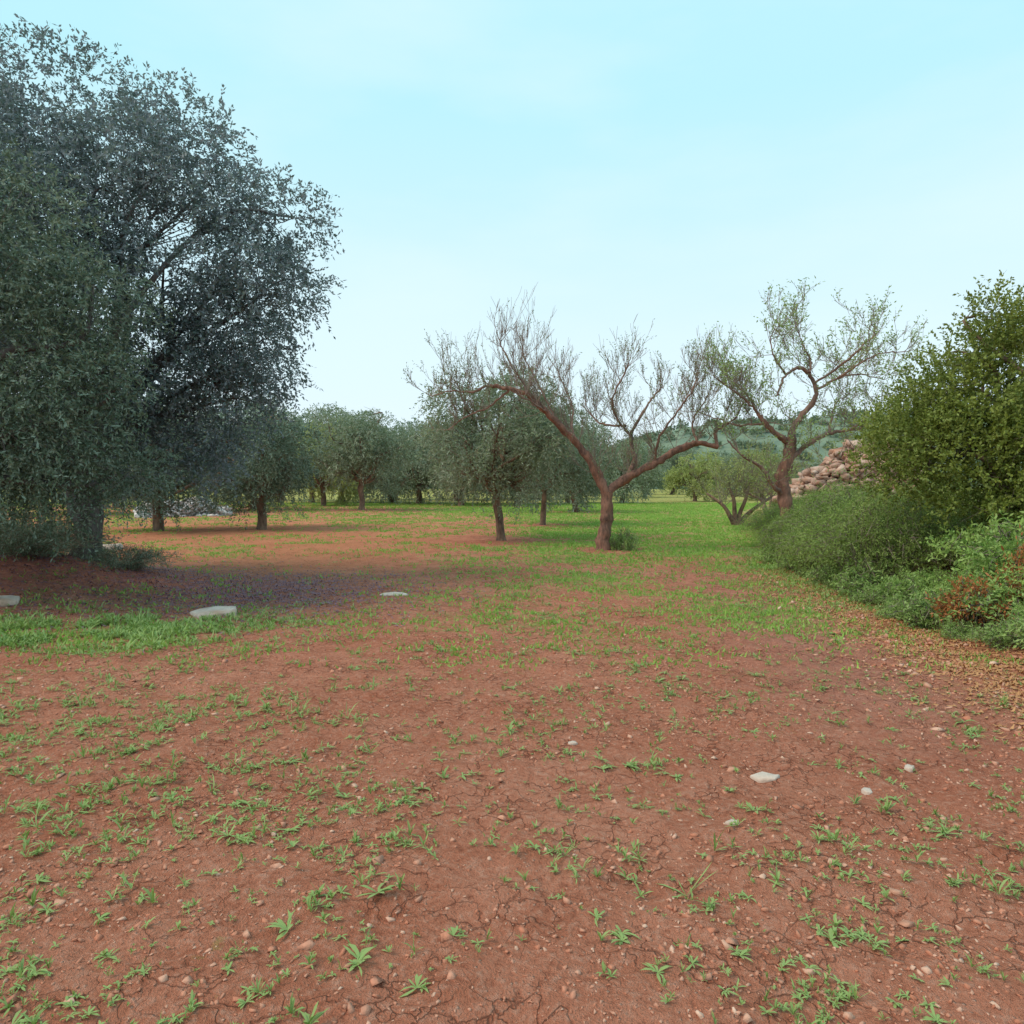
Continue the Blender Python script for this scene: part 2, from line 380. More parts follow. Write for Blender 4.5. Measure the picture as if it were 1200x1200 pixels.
# ------------------------------------------------------------ tree generators
def clump_tree(seed, clumps, trunk_pts, trunk_r, nspray, per, splen, ll, lw, bark, leafm, name,
               droop=.35, hole=.42, noise_sc=1.3, upbias=.0, sides=8, twigs=14, outer=.45, limb_r=.35, twr=.012, thin=None):
    r = np.random.default_rng(seed)
    bm_ = MB(); lm = MB()
    tp = catmull(trunk_pts, 5)
    R = np.interp(np.linspace(0, 1, len(tp)), [0, .12, 1], [trunk_r * 1.5, trunk_r, trunk_r * .75])
    tube(bm_, tp, R, sides + 2, rough=.35)
    clumps = np.asarray(clumps, float)
    vol = clumps[:, 3] * clumps[:, 4] * clumps[:, 5]
    wts = vol ** .75; wts = wts / wts.sum()
    for c in clumps:
        s = tp[-1 - int(r.integers(0, max(1, len(tp) // 4)))]
        e = c[:3] + r.normal(0, .1, 3)
        L = np.linalg.norm(e - s)
        m1 = s + (e - s) * .35 + r.normal(0, .10 * L, 3) + np.array([0, 0, .10 * L]); m2 = s + (e - s) * .7 + r.normal(0, .09 * L, 3) + np.array([0, 0, .08 * L])
        pts = catmull([s, m1, m2, e], 4)
        tube(bm_, pts, np.linspace(trunk_r * limb_r * 1.3, twr * 1.6, len(pts)), sides - 2, rough=.2)
        for k in range(twigs):
            a = pts[int(r.integers(len(pts) // 2, len(pts)))]
            dd = rdir(r); q = c[:3] + dd * c[3:6] * r.uniform(.5, 1.02)
            mid = (a + q) / 2 + r.normal(0, .1, 3)
            pp = catmull([a, mid, q], 3)
            tube(bm_, pp, np.linspace(twr, twr * .25, len(pp)), 4, tint=.7)
    idx = r.choice(len(clumps), size=nspray, p=wts)
    C = clumps[idx]
    d = rdir(r, nspray)
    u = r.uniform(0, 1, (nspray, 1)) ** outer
    B = C[:, :3] + d * C[:, 3:6] * u
    nz_ = fbm(B[:, 0] * noise_sc, B[:, 1] * noise_sc, B[:, 2] * noise_sc, seed=seed + 5, octv=2)
    th_ = hole + (thin(B) if thin is not None else 0)
    k = nz_ > th_ + r.uniform(-.05, .05, nspray)
    k &= B[:, 2] > .12
    B = B[k]; d = d[k]; u = u[k]; idx = idx[k]
    D = norm(d * .8 + rdir(r, len(B)) * .7 + np.array([0, 0, upbias]))
    ct = r.uniform(0, 1, len(clumps))[idx]
    tint = np.clip(.25 * ct + .45 * u[:, 0] + .3 * r.uniform(0, 1, len(B)), 0, 1)  # inner leaves tinted darker, crown shade put into the colour
    leaves(lm, B, D, r, per=per, splen=splen, ll=ll, lw=lw, droop=droop, tint=tint)
    return bm_.mesh(name + "_trunk", bark, True), lm.mesh(name + "_crown", leafm)

def place(kind, meshes, x, y, label, category, group=None, rot=0, sc=1.0, names=("trunk", "crown")):
    e = empty(kind, x, y, label, category, group, rot, sc, dz=-.03)
    for nm, me in zip(names, meshes): obj(nm, me, e)
    return e

def olive_clumps(seed, rad, zc, zr, n=20, cr=.85, wild=.25):
    r = np.random.default_rng(seed); out = []
    for i in range(n):
        a = i * 2.39996 + r.uniform(-.5, .5); v = 1 - 2 * (i + .5) / n
        q = math.sqrt(1 - v * v); k = r.uniform(.55, .95) + r.uniform(-wild, wild) * .5
        c = cr * r.uniform(.5, 1.25)
        out.append([math.cos(a) * q * rad * k, math.sin(a) * q * rad * k, zc + v * zr * k + r.uniform(-wild, wild), c, c, c * .8])
    out.append([0, 0, zc, cr * 1.1, cr * 1.1, cr])
    return out

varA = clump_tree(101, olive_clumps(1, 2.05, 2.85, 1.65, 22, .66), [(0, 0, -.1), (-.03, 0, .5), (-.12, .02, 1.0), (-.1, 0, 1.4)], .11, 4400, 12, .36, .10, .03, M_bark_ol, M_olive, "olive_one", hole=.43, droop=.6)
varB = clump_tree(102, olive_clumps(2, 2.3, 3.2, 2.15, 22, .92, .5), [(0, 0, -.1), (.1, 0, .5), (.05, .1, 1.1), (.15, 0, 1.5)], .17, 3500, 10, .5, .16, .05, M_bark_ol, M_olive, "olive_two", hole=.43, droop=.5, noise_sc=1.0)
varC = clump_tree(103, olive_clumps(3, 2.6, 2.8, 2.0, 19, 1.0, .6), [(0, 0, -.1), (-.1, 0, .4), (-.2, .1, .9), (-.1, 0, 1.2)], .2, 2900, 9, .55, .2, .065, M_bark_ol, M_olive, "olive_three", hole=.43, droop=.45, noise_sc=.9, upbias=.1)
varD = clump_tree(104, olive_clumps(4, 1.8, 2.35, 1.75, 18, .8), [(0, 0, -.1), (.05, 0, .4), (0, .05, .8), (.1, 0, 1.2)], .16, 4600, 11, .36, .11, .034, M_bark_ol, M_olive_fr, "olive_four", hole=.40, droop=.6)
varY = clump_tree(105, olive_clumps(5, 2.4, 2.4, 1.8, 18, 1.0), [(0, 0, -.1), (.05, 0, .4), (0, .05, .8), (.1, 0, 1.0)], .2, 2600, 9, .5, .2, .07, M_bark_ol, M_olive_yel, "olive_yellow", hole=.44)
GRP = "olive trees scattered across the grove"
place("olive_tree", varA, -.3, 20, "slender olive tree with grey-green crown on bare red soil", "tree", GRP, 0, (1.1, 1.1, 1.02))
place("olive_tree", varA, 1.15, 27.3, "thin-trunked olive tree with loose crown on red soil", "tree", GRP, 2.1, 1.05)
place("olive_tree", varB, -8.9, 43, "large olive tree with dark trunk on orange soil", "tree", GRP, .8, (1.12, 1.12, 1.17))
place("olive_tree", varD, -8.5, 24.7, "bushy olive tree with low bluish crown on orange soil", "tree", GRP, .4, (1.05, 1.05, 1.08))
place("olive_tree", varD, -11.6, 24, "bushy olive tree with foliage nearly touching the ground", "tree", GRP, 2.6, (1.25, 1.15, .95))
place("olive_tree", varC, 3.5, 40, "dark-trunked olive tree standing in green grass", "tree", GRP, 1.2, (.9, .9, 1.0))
far = [(-16.5, 60, 1.35, varB, 1), (-14.8, 64, 1.45, varB, 3), (-7.4, 58, 1.2, varC, 2), (-3.6, 52, 1.15, varC, 5), (-5.5, 70, 1.4, varB, .2), (0.4, 56, 1.25, varC, 3.3),
       (4.6, 60, 1.2, varB, 4.1), (9.0, 60, 1.05, varC, 2.2), (16.0, 88, 1.2, varC, .9), (-22, 70, 1.5, varB, 2.9), (-1.8, 78, 1.5, varC, 1.9), (-11.8, 74, 1.5, varC, 1.1), (-9.8, 60, 1.2, varC, .4),
       (6.8, 80, 1.45, varC, 2.4), (2.4, 72, 1.4, varC, 5.4), (-15.5, 44, 1.15, varC, 2), (-19, 40, 1.2, varB, 4), (-23, 36, 1.2, varC, 1.3), (11.5, 100, 1.3, varC, 4), (-26, 48, 1.3, varB, 5),
       (20.5, 110, 1.2, varB, 3), (29, 96, 1.2, varC, 2), (36, 105, 1.2, varB, 1), (24.5, 112, 1.4, varC, 3)]
for (x, y, s, v, rt) in far:
    place("olive_tree", v, x, y, "grey-green olive tree in the grassy grove", "tree", GRP, rt, (s * 1.1, s * 1.0, s * (.92 + .2 * ((x * 7.3) % 1))))
place("olive_tree", varY, 16.5, 66, "round yellow-green tree on the far grass", "tree", GRP, 1, (1.0, 1.0, 1.0))
place("olive_tree", varY, -13.4, 52, "yellow-green olive tree among grey ones", "tree", GRP, 2, (1.0, 1.0, 1.4))
place("olive_tree", varY, 24, 70, "yellow-green tree beside the hedge line", "tree", GRP, 3, (1.1, 1.1, 1.1))

# ---- big left trees
bx, by = -6.6, 11.2
def rel(l, ox, oy, k=1.0): return [[a - ox, b - oy, c, d1 * k, d2 * k, d3 * k] for (a, b, c, d1, d2, d3) in l]
big = [(-6.6, 11, 6.4, 1.6, 1.5, 1.1), (-5.1, 11.2, 6.2, 1.1, 1.1, .85), (-8.3, 11, 6.1, 1.6, 1.5, 1.3), (-4.35, 10.9, 5.5, .95, 1.1, .7), (-3.5, 11.1, 5.15, .75, .8, .5),
       (-3.95, 10.8, 4.6, .85, 1.0, .65), (-3.5, 11.2, 4.2, .7, .9, .5), (-5.6, 10.4, 5.2, 1.2, 1.2, 1.0), (-7.0, 9.9, 5.2, 1.4, 1.2, 1.3), (-5.0, 10.6, 4.2, 1.1, 1.2, .9),
       (-4.2, 11, 3.5, .85, 1.1, .7), (-3.75, 11.2, 3.05, .55, .8, .5), (-6.4, 10.4, 3.8, 1.3, 1.2, 1.0), (-5.2, 10.9, 3.0, 1.1, 1.2, .8), (-4.3, 11.2, 2.5, .7, .9, .6), (-6.5, 11, 2.6, 1.2, 1.2, .9),
       (-5.5, 11.3, 2.0, .9, 1.0, .7), (-4.8, 11.5, 1.7, .55, .7, .5), (-6.6, 11.6, 1.7, 1.1, 1.0, .7), (-7.9, 11.5, 2.6, 1.5, 1.4, 1.4), (-8.6, 12, 4.3, 1.6, 1.5, 1.5)]
def thin_big(B):
    return .065 * sstep(B[:, 2], 3.6, 5.0) * sstep(B[:, 0] + .25 * (B[:, 2] - 4), -.4, 1.6) + .03 * sstep(B[:, 2], 5.4, 6.4)
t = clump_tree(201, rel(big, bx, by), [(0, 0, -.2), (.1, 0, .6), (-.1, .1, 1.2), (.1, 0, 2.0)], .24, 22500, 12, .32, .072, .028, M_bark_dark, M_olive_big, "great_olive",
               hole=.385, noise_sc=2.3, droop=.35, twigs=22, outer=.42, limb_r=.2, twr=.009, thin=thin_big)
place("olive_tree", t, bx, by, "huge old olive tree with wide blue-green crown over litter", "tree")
bx, by = -6.3, 8.2
fr = [(-5.7, 8.0, 4.1, 1.1, 1.0, .9), (-6.3, 8.2, 3.2, 1.2, 1.1, 1.0), (-5.4, 8.3, 2.8, .85, .9, .8), (-5.2, 8.4, 2.1, .65, .8, .65), (-6.2, 8.3, 2.0, 1.2, 1.0, .9), (-6.3, 8.7, 1.35, .9, .8, .5), (-5.5, 9.0, 1.35, .7, .7, .5),
      (-4.9, 9.3, 1.6, .5, .6, .4), (-7.2, 9.2, 1.3, .9, .8, .6), (-6.8, 8.2, 4.5, 1.3, 1.0, 1.1), (-6.9, 8.3, 5.4, .9, .9, .7), (-4.9, 8.6, 3.6, .7, .8, .55), (-4.75, 8.8, 2.7, .5, .6, .5), (-7.4, 8.6, 2.8, 1.2, 1.1, 1.2)]
t = clump_tree(202, rel(fr, bx, by), [(0, 0, -.2), (-.1, 0, .5), (.1, .1, 1.0), (0, 0, 1.6)], .17, 9800, 14, .32, .062, .019, M_bark_dark, M_olive_fr, "dense_olive",
               hole=.395, noise_sc=2.0, droop=.5, twigs=10, outer=.5, twr=.009)
place("olive_tree", t, bx, by, "dense dark olive tree with drooping leafy boughs", "tree")

# ---- almond trees
def grow(bm_, tips, r, p, d, L, rad, lvl, up=.30, wob=.17, kids=(5, 3)):
    n = 5 if lvl == 0 else 3
    P = [np.array(p, float)]; dd = np.array(d, float)
    for i in range(n):
        dd = norm(dd + rdir(r) * wob + np.array([0, 0, up * .25]))
        P.append(P[-1] + dd * L / n)
    P = np.array(P)
    tube(bm_, P, np.linspace(rad, max(rad * .4, .0028), len(P)), 4 if lvl == 0 else 3, tint=.75 + .25 * (lvl > 0))
    if lvl >= len(kids):
        tips.append((P[1], norm(P[-1] - P[1]), np.linalg.norm(P[-1] - P[1]))); return
    for k in range(kids[lvl]):
        i = int(r.integers(1, len(P))); dk = norm(norm(P[i] - P[i - 1]) * .9 + rdir(r) * .6 + np.array([0, 0, up * .8]))
        grow(bm_, tips, r, P[i], dk, L * r.uniform(.4, .75), max(rad * .55, .004), lvl + 1, up, wob, kids)
    tips.append((P[-2], norm(P[-1] - P[-2]), L / n))

def almond(seed, scale, ox, oy, limbs, grown, leafm, name, leaffn, ll=.055, lw=.02, per=5, kids=(5, 3), upb=.62, lk=1.0, mult=1.0, splen=.22, up=.3):
    r = np.random.default_rng(seed); bm_ = MB(); lm = MB(); tips = []
    conv = lambda l: np.array([((a - ox) / scale, c, (oy - b) / scale) for (a, b, c) in l])
    for (pts, r0, r1) in limbs:
        P = catmull(conv(pts), 6)
        P[1:-1] += r.normal(0, .010, P[1:-1].shape)
        R = np.linspace(r0, r1, len(P)) * (1 + r.uniform(-.12, .16, len(P))) * lk
        tube(bm_, P, R, 10 if r0 > .08 else 7, rough=.35, tint=.1 if r0 > .08 else .4)
    for (pts, n, L, rad) in grown:
        P = catmull(conv(pts), 6)
        for k in range(int(n * mult)):
            i = int(r.integers(1, len(P)))
            tg = norm(P[min(i + 1, len(P) - 1)] - P[i - 1])
            dk = norm(tg * .3 + rdir(r) * .8 + np.array([0, 0, upb]))
            grow(bm_, tips, r, P[i], dk, L * r.uniform(.5, 1.35), rad, 0, kids=kids, up=up)
        grow(bm_, tips, r, P[-1], norm(P[-1] - P[-3] + np.array([0, 0, .1])), L * .8, rad, 0, kids=kids, up=up)
    B = np.array([t[0] for t in tips]); D = np.array([t[1] for t in tips])
    pr = leaffn(B[:, 0] * scale + ox, oy - B[:, 2] * scale)
    k = r.uniform(0, 1, len(B)) < pr
    leaves(lm, B[k], D[k], r, per=per, splen=splen, ll=ll, lw=lw, droop=.15, spread=.9)
    return bm_.mesh(name + "_trunk", M_bark_red, True), lm.mesh(name + "_crown", leafm)

L1 = [(712, 582, 0), (698, 555, -.05), (683, 530, -.1), (662, 508, -.2), (640, 487, -.3), (620, 468, -.4), (598, 461, -.5), (575, 458, -.5)]
L1b = [(575, 458, -.5), (552, 464, -.4), (530, 462, -.3), (508, 468, -.2)]
L1c = [(598, 461, -.5), (575, 480, -.3), (548, 490, -.1), (525, 505, .1)]
La = [(620, 468, -.4), (606, 445, -.5), (592, 422, -.6), (585, 405, -.6)]
Lb = [(650, 496, -.25), (640, 470, 0), (626, 440, .2), (612, 415, .3)]
L2 = [(683, 530, -.1), (672, 505, .3), (674, 478, .6), (664, 450, .8), (656, 428, .9)]
L2c = [(640, 487, -.3), (625, 480, -.9), (600, 470, -1.4)]
R1 = [(710, 580, 0), (735, 562, .0), (765, 545, -.1), (790, 530, -.15), (815, 522, -.2), (838, 526, -.2)]
R2 = [(735, 562, 0), (745, 538, .2), (742, 512, .3), (752, 490, .3), (765, 470, .4), (778, 455, .5)]
R2b = [(742, 512, .3), (724, 492, .1), (716, 470, -.2), (726, 448, -.4), (732, 432, -.5)]
R2c = [(735, 500, .2), (710, 496, .6), (695, 480, .9), (690, 462, 1.1)]
R3 = [(765, 545, -.1), (768, 515, -.5), (785, 488, -.8), (798, 465, -1.0), (803, 448, -1.0)]
R4 = [(815, 522, -.2), (812, 498, .1), (828, 472, .3), (838, 452, .4)]
R5 = [(838, 526, -.2), (836, 508, -.2), (856, 494, -.3), (866, 472, -.3)]
limbs = [([(706, 652, 0), (708, 632, 0), (711, 605, .02), (711, 578, 0)], .175, .15), (L1, .12, .04), (L1b, .032, .010), (L1c, .028, .01), (La, .028, .010), (Lb, .034, .012), (L2, .032, .012), (L2c, .028, .012),
         (R1, .115, .055), (R2, .066, .018), (R2b, .036, .012), (R2c, .028, .01), (R3, .036, .012), (R4, .032, .012), (R5, .045, .013)]
grown = [(L1b, 12, .6, .007), (L1c, 12, .55, .007), (L1, 18, .72, .008), (La, 11, .64, .007), (Lb, 12, .64, .007), (L2, 12, .6, .007), (L2c, 10, .6, .007), (R1, 14, .65, .008), (R2, 15, .68, .007), (R2b, 12, .62, .007), (R2c, 12, .6, .007),
         (R3, 15, .62, .007), (R4, 13, .62, .007), (R5, 13, .62, .007)]
def lf1(px, py):
    return np.where(px < 575, .5, np.where(px < 690, .08 + .3 * sstep(py, 440, 500), .38))
t = almond(301, 51.3, 707, 647, limbs, grown, M_alm, "almond", lf1, kids=(5, 3), upb=.58, lk=.9, mult=1.35, up=.42)
place("almond_tree", t, 2.08, 16.7, "gnarled almond tree with reddish forked trunk and sparse leaves", "tree")

T = [(926, 650, 0), (923, 620, 0), (921, 590, .02), (917, 565, .03), (924, 540, 0), (927, 515, 0)]
A1 = [(926, 530, 0), (931, 505, .1), (946, 484, .1), (957, 465, .05), (952, 446, .1), (938, 436, -.05), (922, 440, -.2), (908, 452, -.4), (900, 470, -.5)]
A2 = [(926, 522, 0), (908, 512, -.1), (893, 500, -.2), (884, 489, -.2)]
A2b = [(884, 489, -.2), (868, 474, -.3), (850, 460, -.3), (832, 448, -.3)]
A2c = [(893, 500, -.2), (870, 500, .2), (848, 492, .5), (826, 482, .7)]
A3 = [(924, 542, 0), (948, 524, .1), (975, 510, .2), (1000, 506, .2), (1022, 502, .3)]
A4 = [(919, 582, 0), (905, 572, -.1), (888, 550, -.2), (868, 540, -.3), (848, 520, -.3)]
A5 = [(948, 440, 0), (952, 425, .2), (945, 405, .3), (940, 388, .3)]
A6 = [(955, 460, .05), (985, 446, .3), (1015, 438, .5), (1050, 444, .6)]
A6b = [(985, 446, .3), (1005, 430, 0), (1025, 420, -.2), (1045, 420, -.4)]
A7 = [(1000, 506, .2), (1022, 490, .0), (1048, 476, -.2), (1072, 462, -.2)]
A7b = [(975, 510, .2), (988, 488, .6), (1000, 470, .9), (1020, 458, 1.1)]
A8 = [(915, 446, -.3), (900, 430, -.4), (892, 410, -.5), (897, 394, -.5)]
A9 = [(954, 452, .05), (975, 434, -.5), (992, 414, -.8), (1003, 404, -.8)]
A10 = [(884, 489, -.2), (885, 465, .5), (872, 445, .8), (860, 432, .9)]
limbs = [(T, .18, .12), (A1, .08, .02), (A2, .085, .04), (A2b, .033, .012), (A2c, .03, .01), (A3, .074, .022), (A4, .055, .02), (A5, .03, .010), (A6, .034, .011), (A6b, .024, .01), (A7, .026, .010), (A7b, .028, .01), (A8, .028, .010), (A9, .028, .010), (A10, .03, .010)]
grown = [(A1, 9, .5, .007), (A2, 8, .55, .007), (A2b, 12, .55, .007), (A2c, 12, .55, .007), (A3, 14, .6, .007), (A4, 9, .4, .007), (A5, 11, .55, .007), (A6, 13, .55, .007), (A6b, 12, .55, .007), (A7, 12, .52, .007), (A7b, 13, .55, .007), (A8, 11, .55, .007), (A9, 12, .55, .007), (A10, 13, .55, .007)]
t = almond(302, 53.5, 922, 648, limbs, grown, M_alm2, "twisted_almond", lambda px, py: np.full(px.shape, .62), ll=.075, lw=.026, upb=.35, up=.3, lk=.92, mult=1.15, kids=(5, 3), per=4, splen=.28)
place("almond_tree", t, 6.0, 16.0, "twisted almond tree with arching limbs and pale green leaves", "tree")

r = np.random.default_rng(44); bm_ = MB(); lm = MB(); tips = []
for (dx, h) in ((-.7, 1.0), (-.2, 1.3), (.35, 1.2), (.9, .9)):
    P = catmull([(0, 0, -.1), (dx * .4, .1 * dx, h * .4), (dx * .8, -.1, h * .8), (dx * 1.5, .2, h * 1.2)], 5)
    tube(bm_, P, np.linspace(.11, .04, len(P)), 7, rough=.2)
    for k in range(9): grow(bm_, tips, r, P[-1 - int(r.integers(0, 7))], norm(rdir(r) + np.array([0, 0, .8])), 1.1 * r.uniform(.7, 1.2), .014, 0)
B = np.array([t_[0] for t_ in tips]); D = np.array([t_[1] for t_ in tips]); k = r.uniform(0, 1, len(B)) < .6
leaves(lm, B[k], D[k], r, per=6, splen=.3, ll=.09, lw=.03)
sm = (bm_.mesh("small_almond_trunk", M_bark_ol, True), lm.mesh("small_almond_crown", M_olive_yel))
place("almond_tree", sm, 8.3, 27.0, "low half-bare almond tree with several stems", "tree", "small almond trees near the wall")
place("almond_tree", sm, 10.6, 29.5, "low half-bare almond tree with several stems", "tree", "small almond trees near the wall", 2.0, 1.15)
place("almond_tree", sm, 12.0, 24.0, "low half-bare almond tree behind the stone wall", "tree", "small almond trees near the wall", 3.5, 1.25)

# ------------------------------------------------------------ right hedge plants
bx, by = 6.6, 9.6
ma = [(5.05, 9.3, 1.8, .5, .6, .4), (5.0, 9.5, 1.35, .55, .7, .45), (5.5, 9.4, 2.4, .5, .6, .42), (5.75, 9.4, 2.0, .75, .8, .6), (5.8, 9.5, 2.85, .42, .5, .33), (6.15, 9.4, 3.3, .32, .4, .38), (6.4, 9.5, 2.8, .65, .7, .48),
      (6.65, 9.4, 2.2, .9, .9, .8), (6.0, 9.2, 1.5, 1.0, .8, .7), (6.85, 9.6, 3.2, .5, .6, .42), (7.6, 9.8, 2.7, 1.0, 1.1, 1.0), (7.2, 9.6, 1.6, 1.1, 1.0, .9), (6.4, 8.6, 1.8, .55, .6, .45), (5.6, 10.3, 1.8, .7, .8, .7),
      (5.9, 9.0, .95, .8, .6, .5), (6.7, 8.9, 1.0, .8, .6, .55), (7.4, 9.0, .9, .8, .6, .55)]
t = clump_tree(401, rel(ma, bx, by), [(0, 0, -.2), (0, 0, .3), (.1, .1, .6), (0, 0, .9)], .10, 11500, 12, .22, .05, .027, M_bark_ol, M_mastic, "mastic",
               hole=.415, noise_sc=2.6, droop=.05, upbias=.5, twigs=12, outer=.5, twr=.008)
place("mastic_shrub", t, bx, by, "tall yellow-green evergreen shrub on the hedge bank", "shrub")

def shrub(seed, w, dpt, h, n, leafm, name, ll, lw, per, splen, stems, up=.6, lean=.5):
    r = np.random.default_rng(seed); bm_ = MB(); lm = MB(); Bs = []; Ds = []
    for i in range(stems):
        a = r.uniform(0, 2 * np.pi); q = math.sqrt(r.uniform(0, 1))
        bx_, by_ = math.cos(a) * q * w * .55, math.sin(a) * q * dpt * .55
        o = np.array([math.cos(a) * w, math.sin(a) * dpt, 0]) * q
        H = h * (1 - .45 * q * q) * r.uniform(.5, 1.2)
        P = catmull([(bx_, by_, -.1), (bx_ + o[0] * .15, by_ + o[1] * .15, H * .55), (bx_ + o[0] * .4 * lean * 2, by_ + o[1] * .4 * lean * 2, H), (bx_ + o[0] * .75 * lean * 2, by_ + o[1] * .75 * lean * 2, H * .82)], 4)
        P[1:] += r.normal(0, .04, P[1:].shape)
        tube(bm_, P, np.linspace(.009, .003, len(P)), 3, tint=.8)
        m = n // stems
        ti = r.uniform(1.0, len(P) - 1.01, m); i0 = ti.astype(int); f = (ti - i0)[:, None]
        B = P[i0] * (1 - f) + P[i0 + 1] * f
        D = norm(norm(P[i0 + 1] - P[i0]) * .7 + rdir(r, m) * .8 + np.array([0, 0, up * .4]))
        Bs.append(B); Ds.append(D)
    B = np.concatenate(Bs); D = np.concatenate(Ds)
    leaves(lm, B, D, r, per=per, splen=splen, ll=ll, lw=lw, droop=.2, spread=.8)
    return bm_.mesh(name + "_stems", M_bark_ol), lm.mesh(name + "_foliage", leafm)

sA = shrub(501, 1.0, .9, 1.02, 3800, M_asp, "asparagus_a", .055, .011, 9, .24, 190)
sB = shrub(502, .7, .7, .6, 1900, M_bush, "leafy_bush", .055, .02, 8, .18, 90)
sE = shrub(505, .4, .4, .32, 520, M_weed, "weed_clump", .055, .018, 7, .13, 40)
sC = shrub(503, .5, .4, .45, 520, M_dry, "dry_fern", .05, .02, 8, .16, 40)
G1 = "wispy green shrubs along the bank"; G2 = "low leafy bushes along the bank"
nm = ("stem", "foliage")
for (x, y, s, rt) in ((5.35, 10.3, 1.0, 0), (5.9, 11.4, 1.05, 1.2), (5.3, 12.0, .85, 2.2), (6.2, 13.2, 1.05, 3), (5.6, 14.0, .8, .5), (6.9, 15.2, 1.0, 4), (7.0, 11.5, 1.1, 5), (6.5, 17.6, .85, 1.8), (7.6, 18.6, .85, 2.8), (6.6, 9.6, .8, 2)):
    place("wispy_shrub", sA, x, y, "wispy fine-leaved green shrub on the hedge bank", "shrub", G1, rt, s, nm)
for (x, y, s, rt) in ((5.0, 7.6, .7, 0), (5.5, 7.0, .85, 1.1), (4.95, 8.7, .55, 2.5), (5.8, 8.1, 1.2, 3.1), (6.6, 7.6, 1.3, 4), (4.95, 6.4, .5, 5), (5.3, 5.9, .8, 2)):
    place("leafy_bush", sB, x, y, "low fresh green bush at the foot of the bank", "shrub", G2, rt, s, nm)
for i, (y, dx, s) in enumerate(((6.6, .2, .6), (7.1, .05, .45), (7.7, .0, .9), (8.2, -.2, .45), (8.6, .1, .9), (9.2, -.1, .6), (9.7, .05, 1.1), (10.5, -.1, .5), (11.0, -.0, 1.0), (11.8, -.1, .6), (12.7, -.0, 1.1), (13.9, -.1, 1.0), (7.3, .5, 1.1), (6.2, .5, 1.0))):
    place("weed_clump", sE, float(bank_x(y)) + dx + .1, y, "low bright green weed clump at the bank edge", "plant", "weed clumps along the bank edge", i * 1.3, s, nm)
place("dry_fern", sC, 4.75, 7.25, "rusty brown dried fern among green bushes", "shrub", "dried ferns in the hedge", 0, (.8, .7, 1.0), nm)
place("dry_fern", sC, 5.2, 7.15, "rusty brown dried fern among green bushes", "shrub", "dried ferns in the hedge", 2, (.7, .6, 1.35), nm)
sD = shrub(504, .9, .8, .5, 1800, M_olive_fr, "undergrowth", .05, .014, 7, .2, 110, lean=.8)
for (x, y, s, rt) in ((-6.9, 10.4, .8, 0), (-7.6, 11.0, 1.1, 2), (-5.9, 11.0, .6, 4)):
    place("undergrowth_shrub", sD, x, y, "dark low undergrowth on a shaded mound", "shrub", "dark undergrowth below the old olive", rt, s, nm)
place("weed_clump", sE, 2.55, 16.8, "green weed clump at the foot of the almond trunk", "plant", None, 0, (.8, .8, 1.3), nm)

# ------------------------------------------------------------ stones
def hull(r, n=14, ex=.75, lo=.75, hi=1.1):
    b = bmesh.new()
    for p in rdir(r, n) * r.uniform(lo, hi, (n, 1)):
        q = np.sign(p) * np.abs(p) ** ex
        b.verts.new((q[0], q[1], q[2]))
    bmesh.ops.convex_hull(b, input=b.verts)
    for v in [v for v in b.verts if not v.link_faces]: b.verts.remove(v)
    bmesh.ops.triangulate(b, faces=b.faces)
    b.verts.index_update()
    V = np.array([v.co[:] for v in b.verts]); F = np.array([[v.index for v in f.verts] for f in b.faces]); b.free()
    return V, F
rr_ = np.random.default_rng(5)
HULLS = [hull(rr_, 8, .45, .55, 1.15) for _ in range(18)]
SMALL = [hull(rr_, 9) for _ in range(10)]
def rock(r, size, tilt=.22, yaw=6.28):
    V, F = HULLS[int(r.integers(0, len(HULLS)))]
    P = V * np.asarray(size)
    a = r.uniform(0, yaw); ca, sa = math.cos(a), math.sin(a)
    t = r.normal(0, tilt); ct, st = math.cos(t), math.sin(t)
    P = P @ np.array([[1, 0, 0], [0, ct, -st], [0, st, ct]]).T @ np.array([[ca, -sa, 0], [sa, ca, 0], [0, 0, 1]]).T
    return P, F

def wall(seed, p0, p1, w, hfun, mat, s=.16):
    r = np.random.default_rng(seed); mb = MB(); p0 = np.array(p0, float); p1 = np.array(p1, float)
    L = np.linalg.norm(p1 - p0); tg = (p1 - p0) / L; nn = np.array([-tg[1], tg[0]])
    c = (p0 + p1) / 2; z = 0
    hm = max(hfun(q) for q in np.linspace(0, 1, 20))
    while z < hm:
        for side in np.arange(-w / 2, w / 2 + .01, s * 1.4):
            x = r.uniform(0, s)
            while x < L:
                q = x / L
                if z < hfun(q) * (1 - .25 * abs(side) / (w / 2)) + r.uniform(-.12, .06):
                    k = s * r.choice([.65, 1.0, 1.4], p=[.35, .45, .2])
                    P, F = rock(r, (k * r.uniform(.9, 1.5), k * r.uniform(.8, 1.2), k * r.uniform(.5, .85)), .35)
                    pos = p0 + tg * x + nn * (side * (1 - .25 * z / hm)) + r.normal(0, .03, 2) - c
                    gz = float(height(pos[0] + c[0], pos[1] + c[1]))
                    mb.add(P + np.array([pos[0], pos[1], z + gz + r.normal(0, .025)]), F, r.uniform(0, 1))
                x += s * r.uniform(.95, 1.45)
        z += s * .75
    for i in range(40):
        x = r.uniform(0, L); sd = r.choice([-1, 1]) * (w / 2 + abs(r.normal(0, .35)))
        pos = p0 + tg * x + nn * sd - c; k = s * r.uniform(.4, 1.0)
        P, F = rock(r, (k, k * .8, k * .6), .4)
        mb.add(P + np.array([pos[0], pos[1], float(height(pos[0] + c[0], pos[1] + c[1])) + k * .3]), F, r.uniform(0, 1))
    return mb.mesh("dry_stone_wall", mat), c
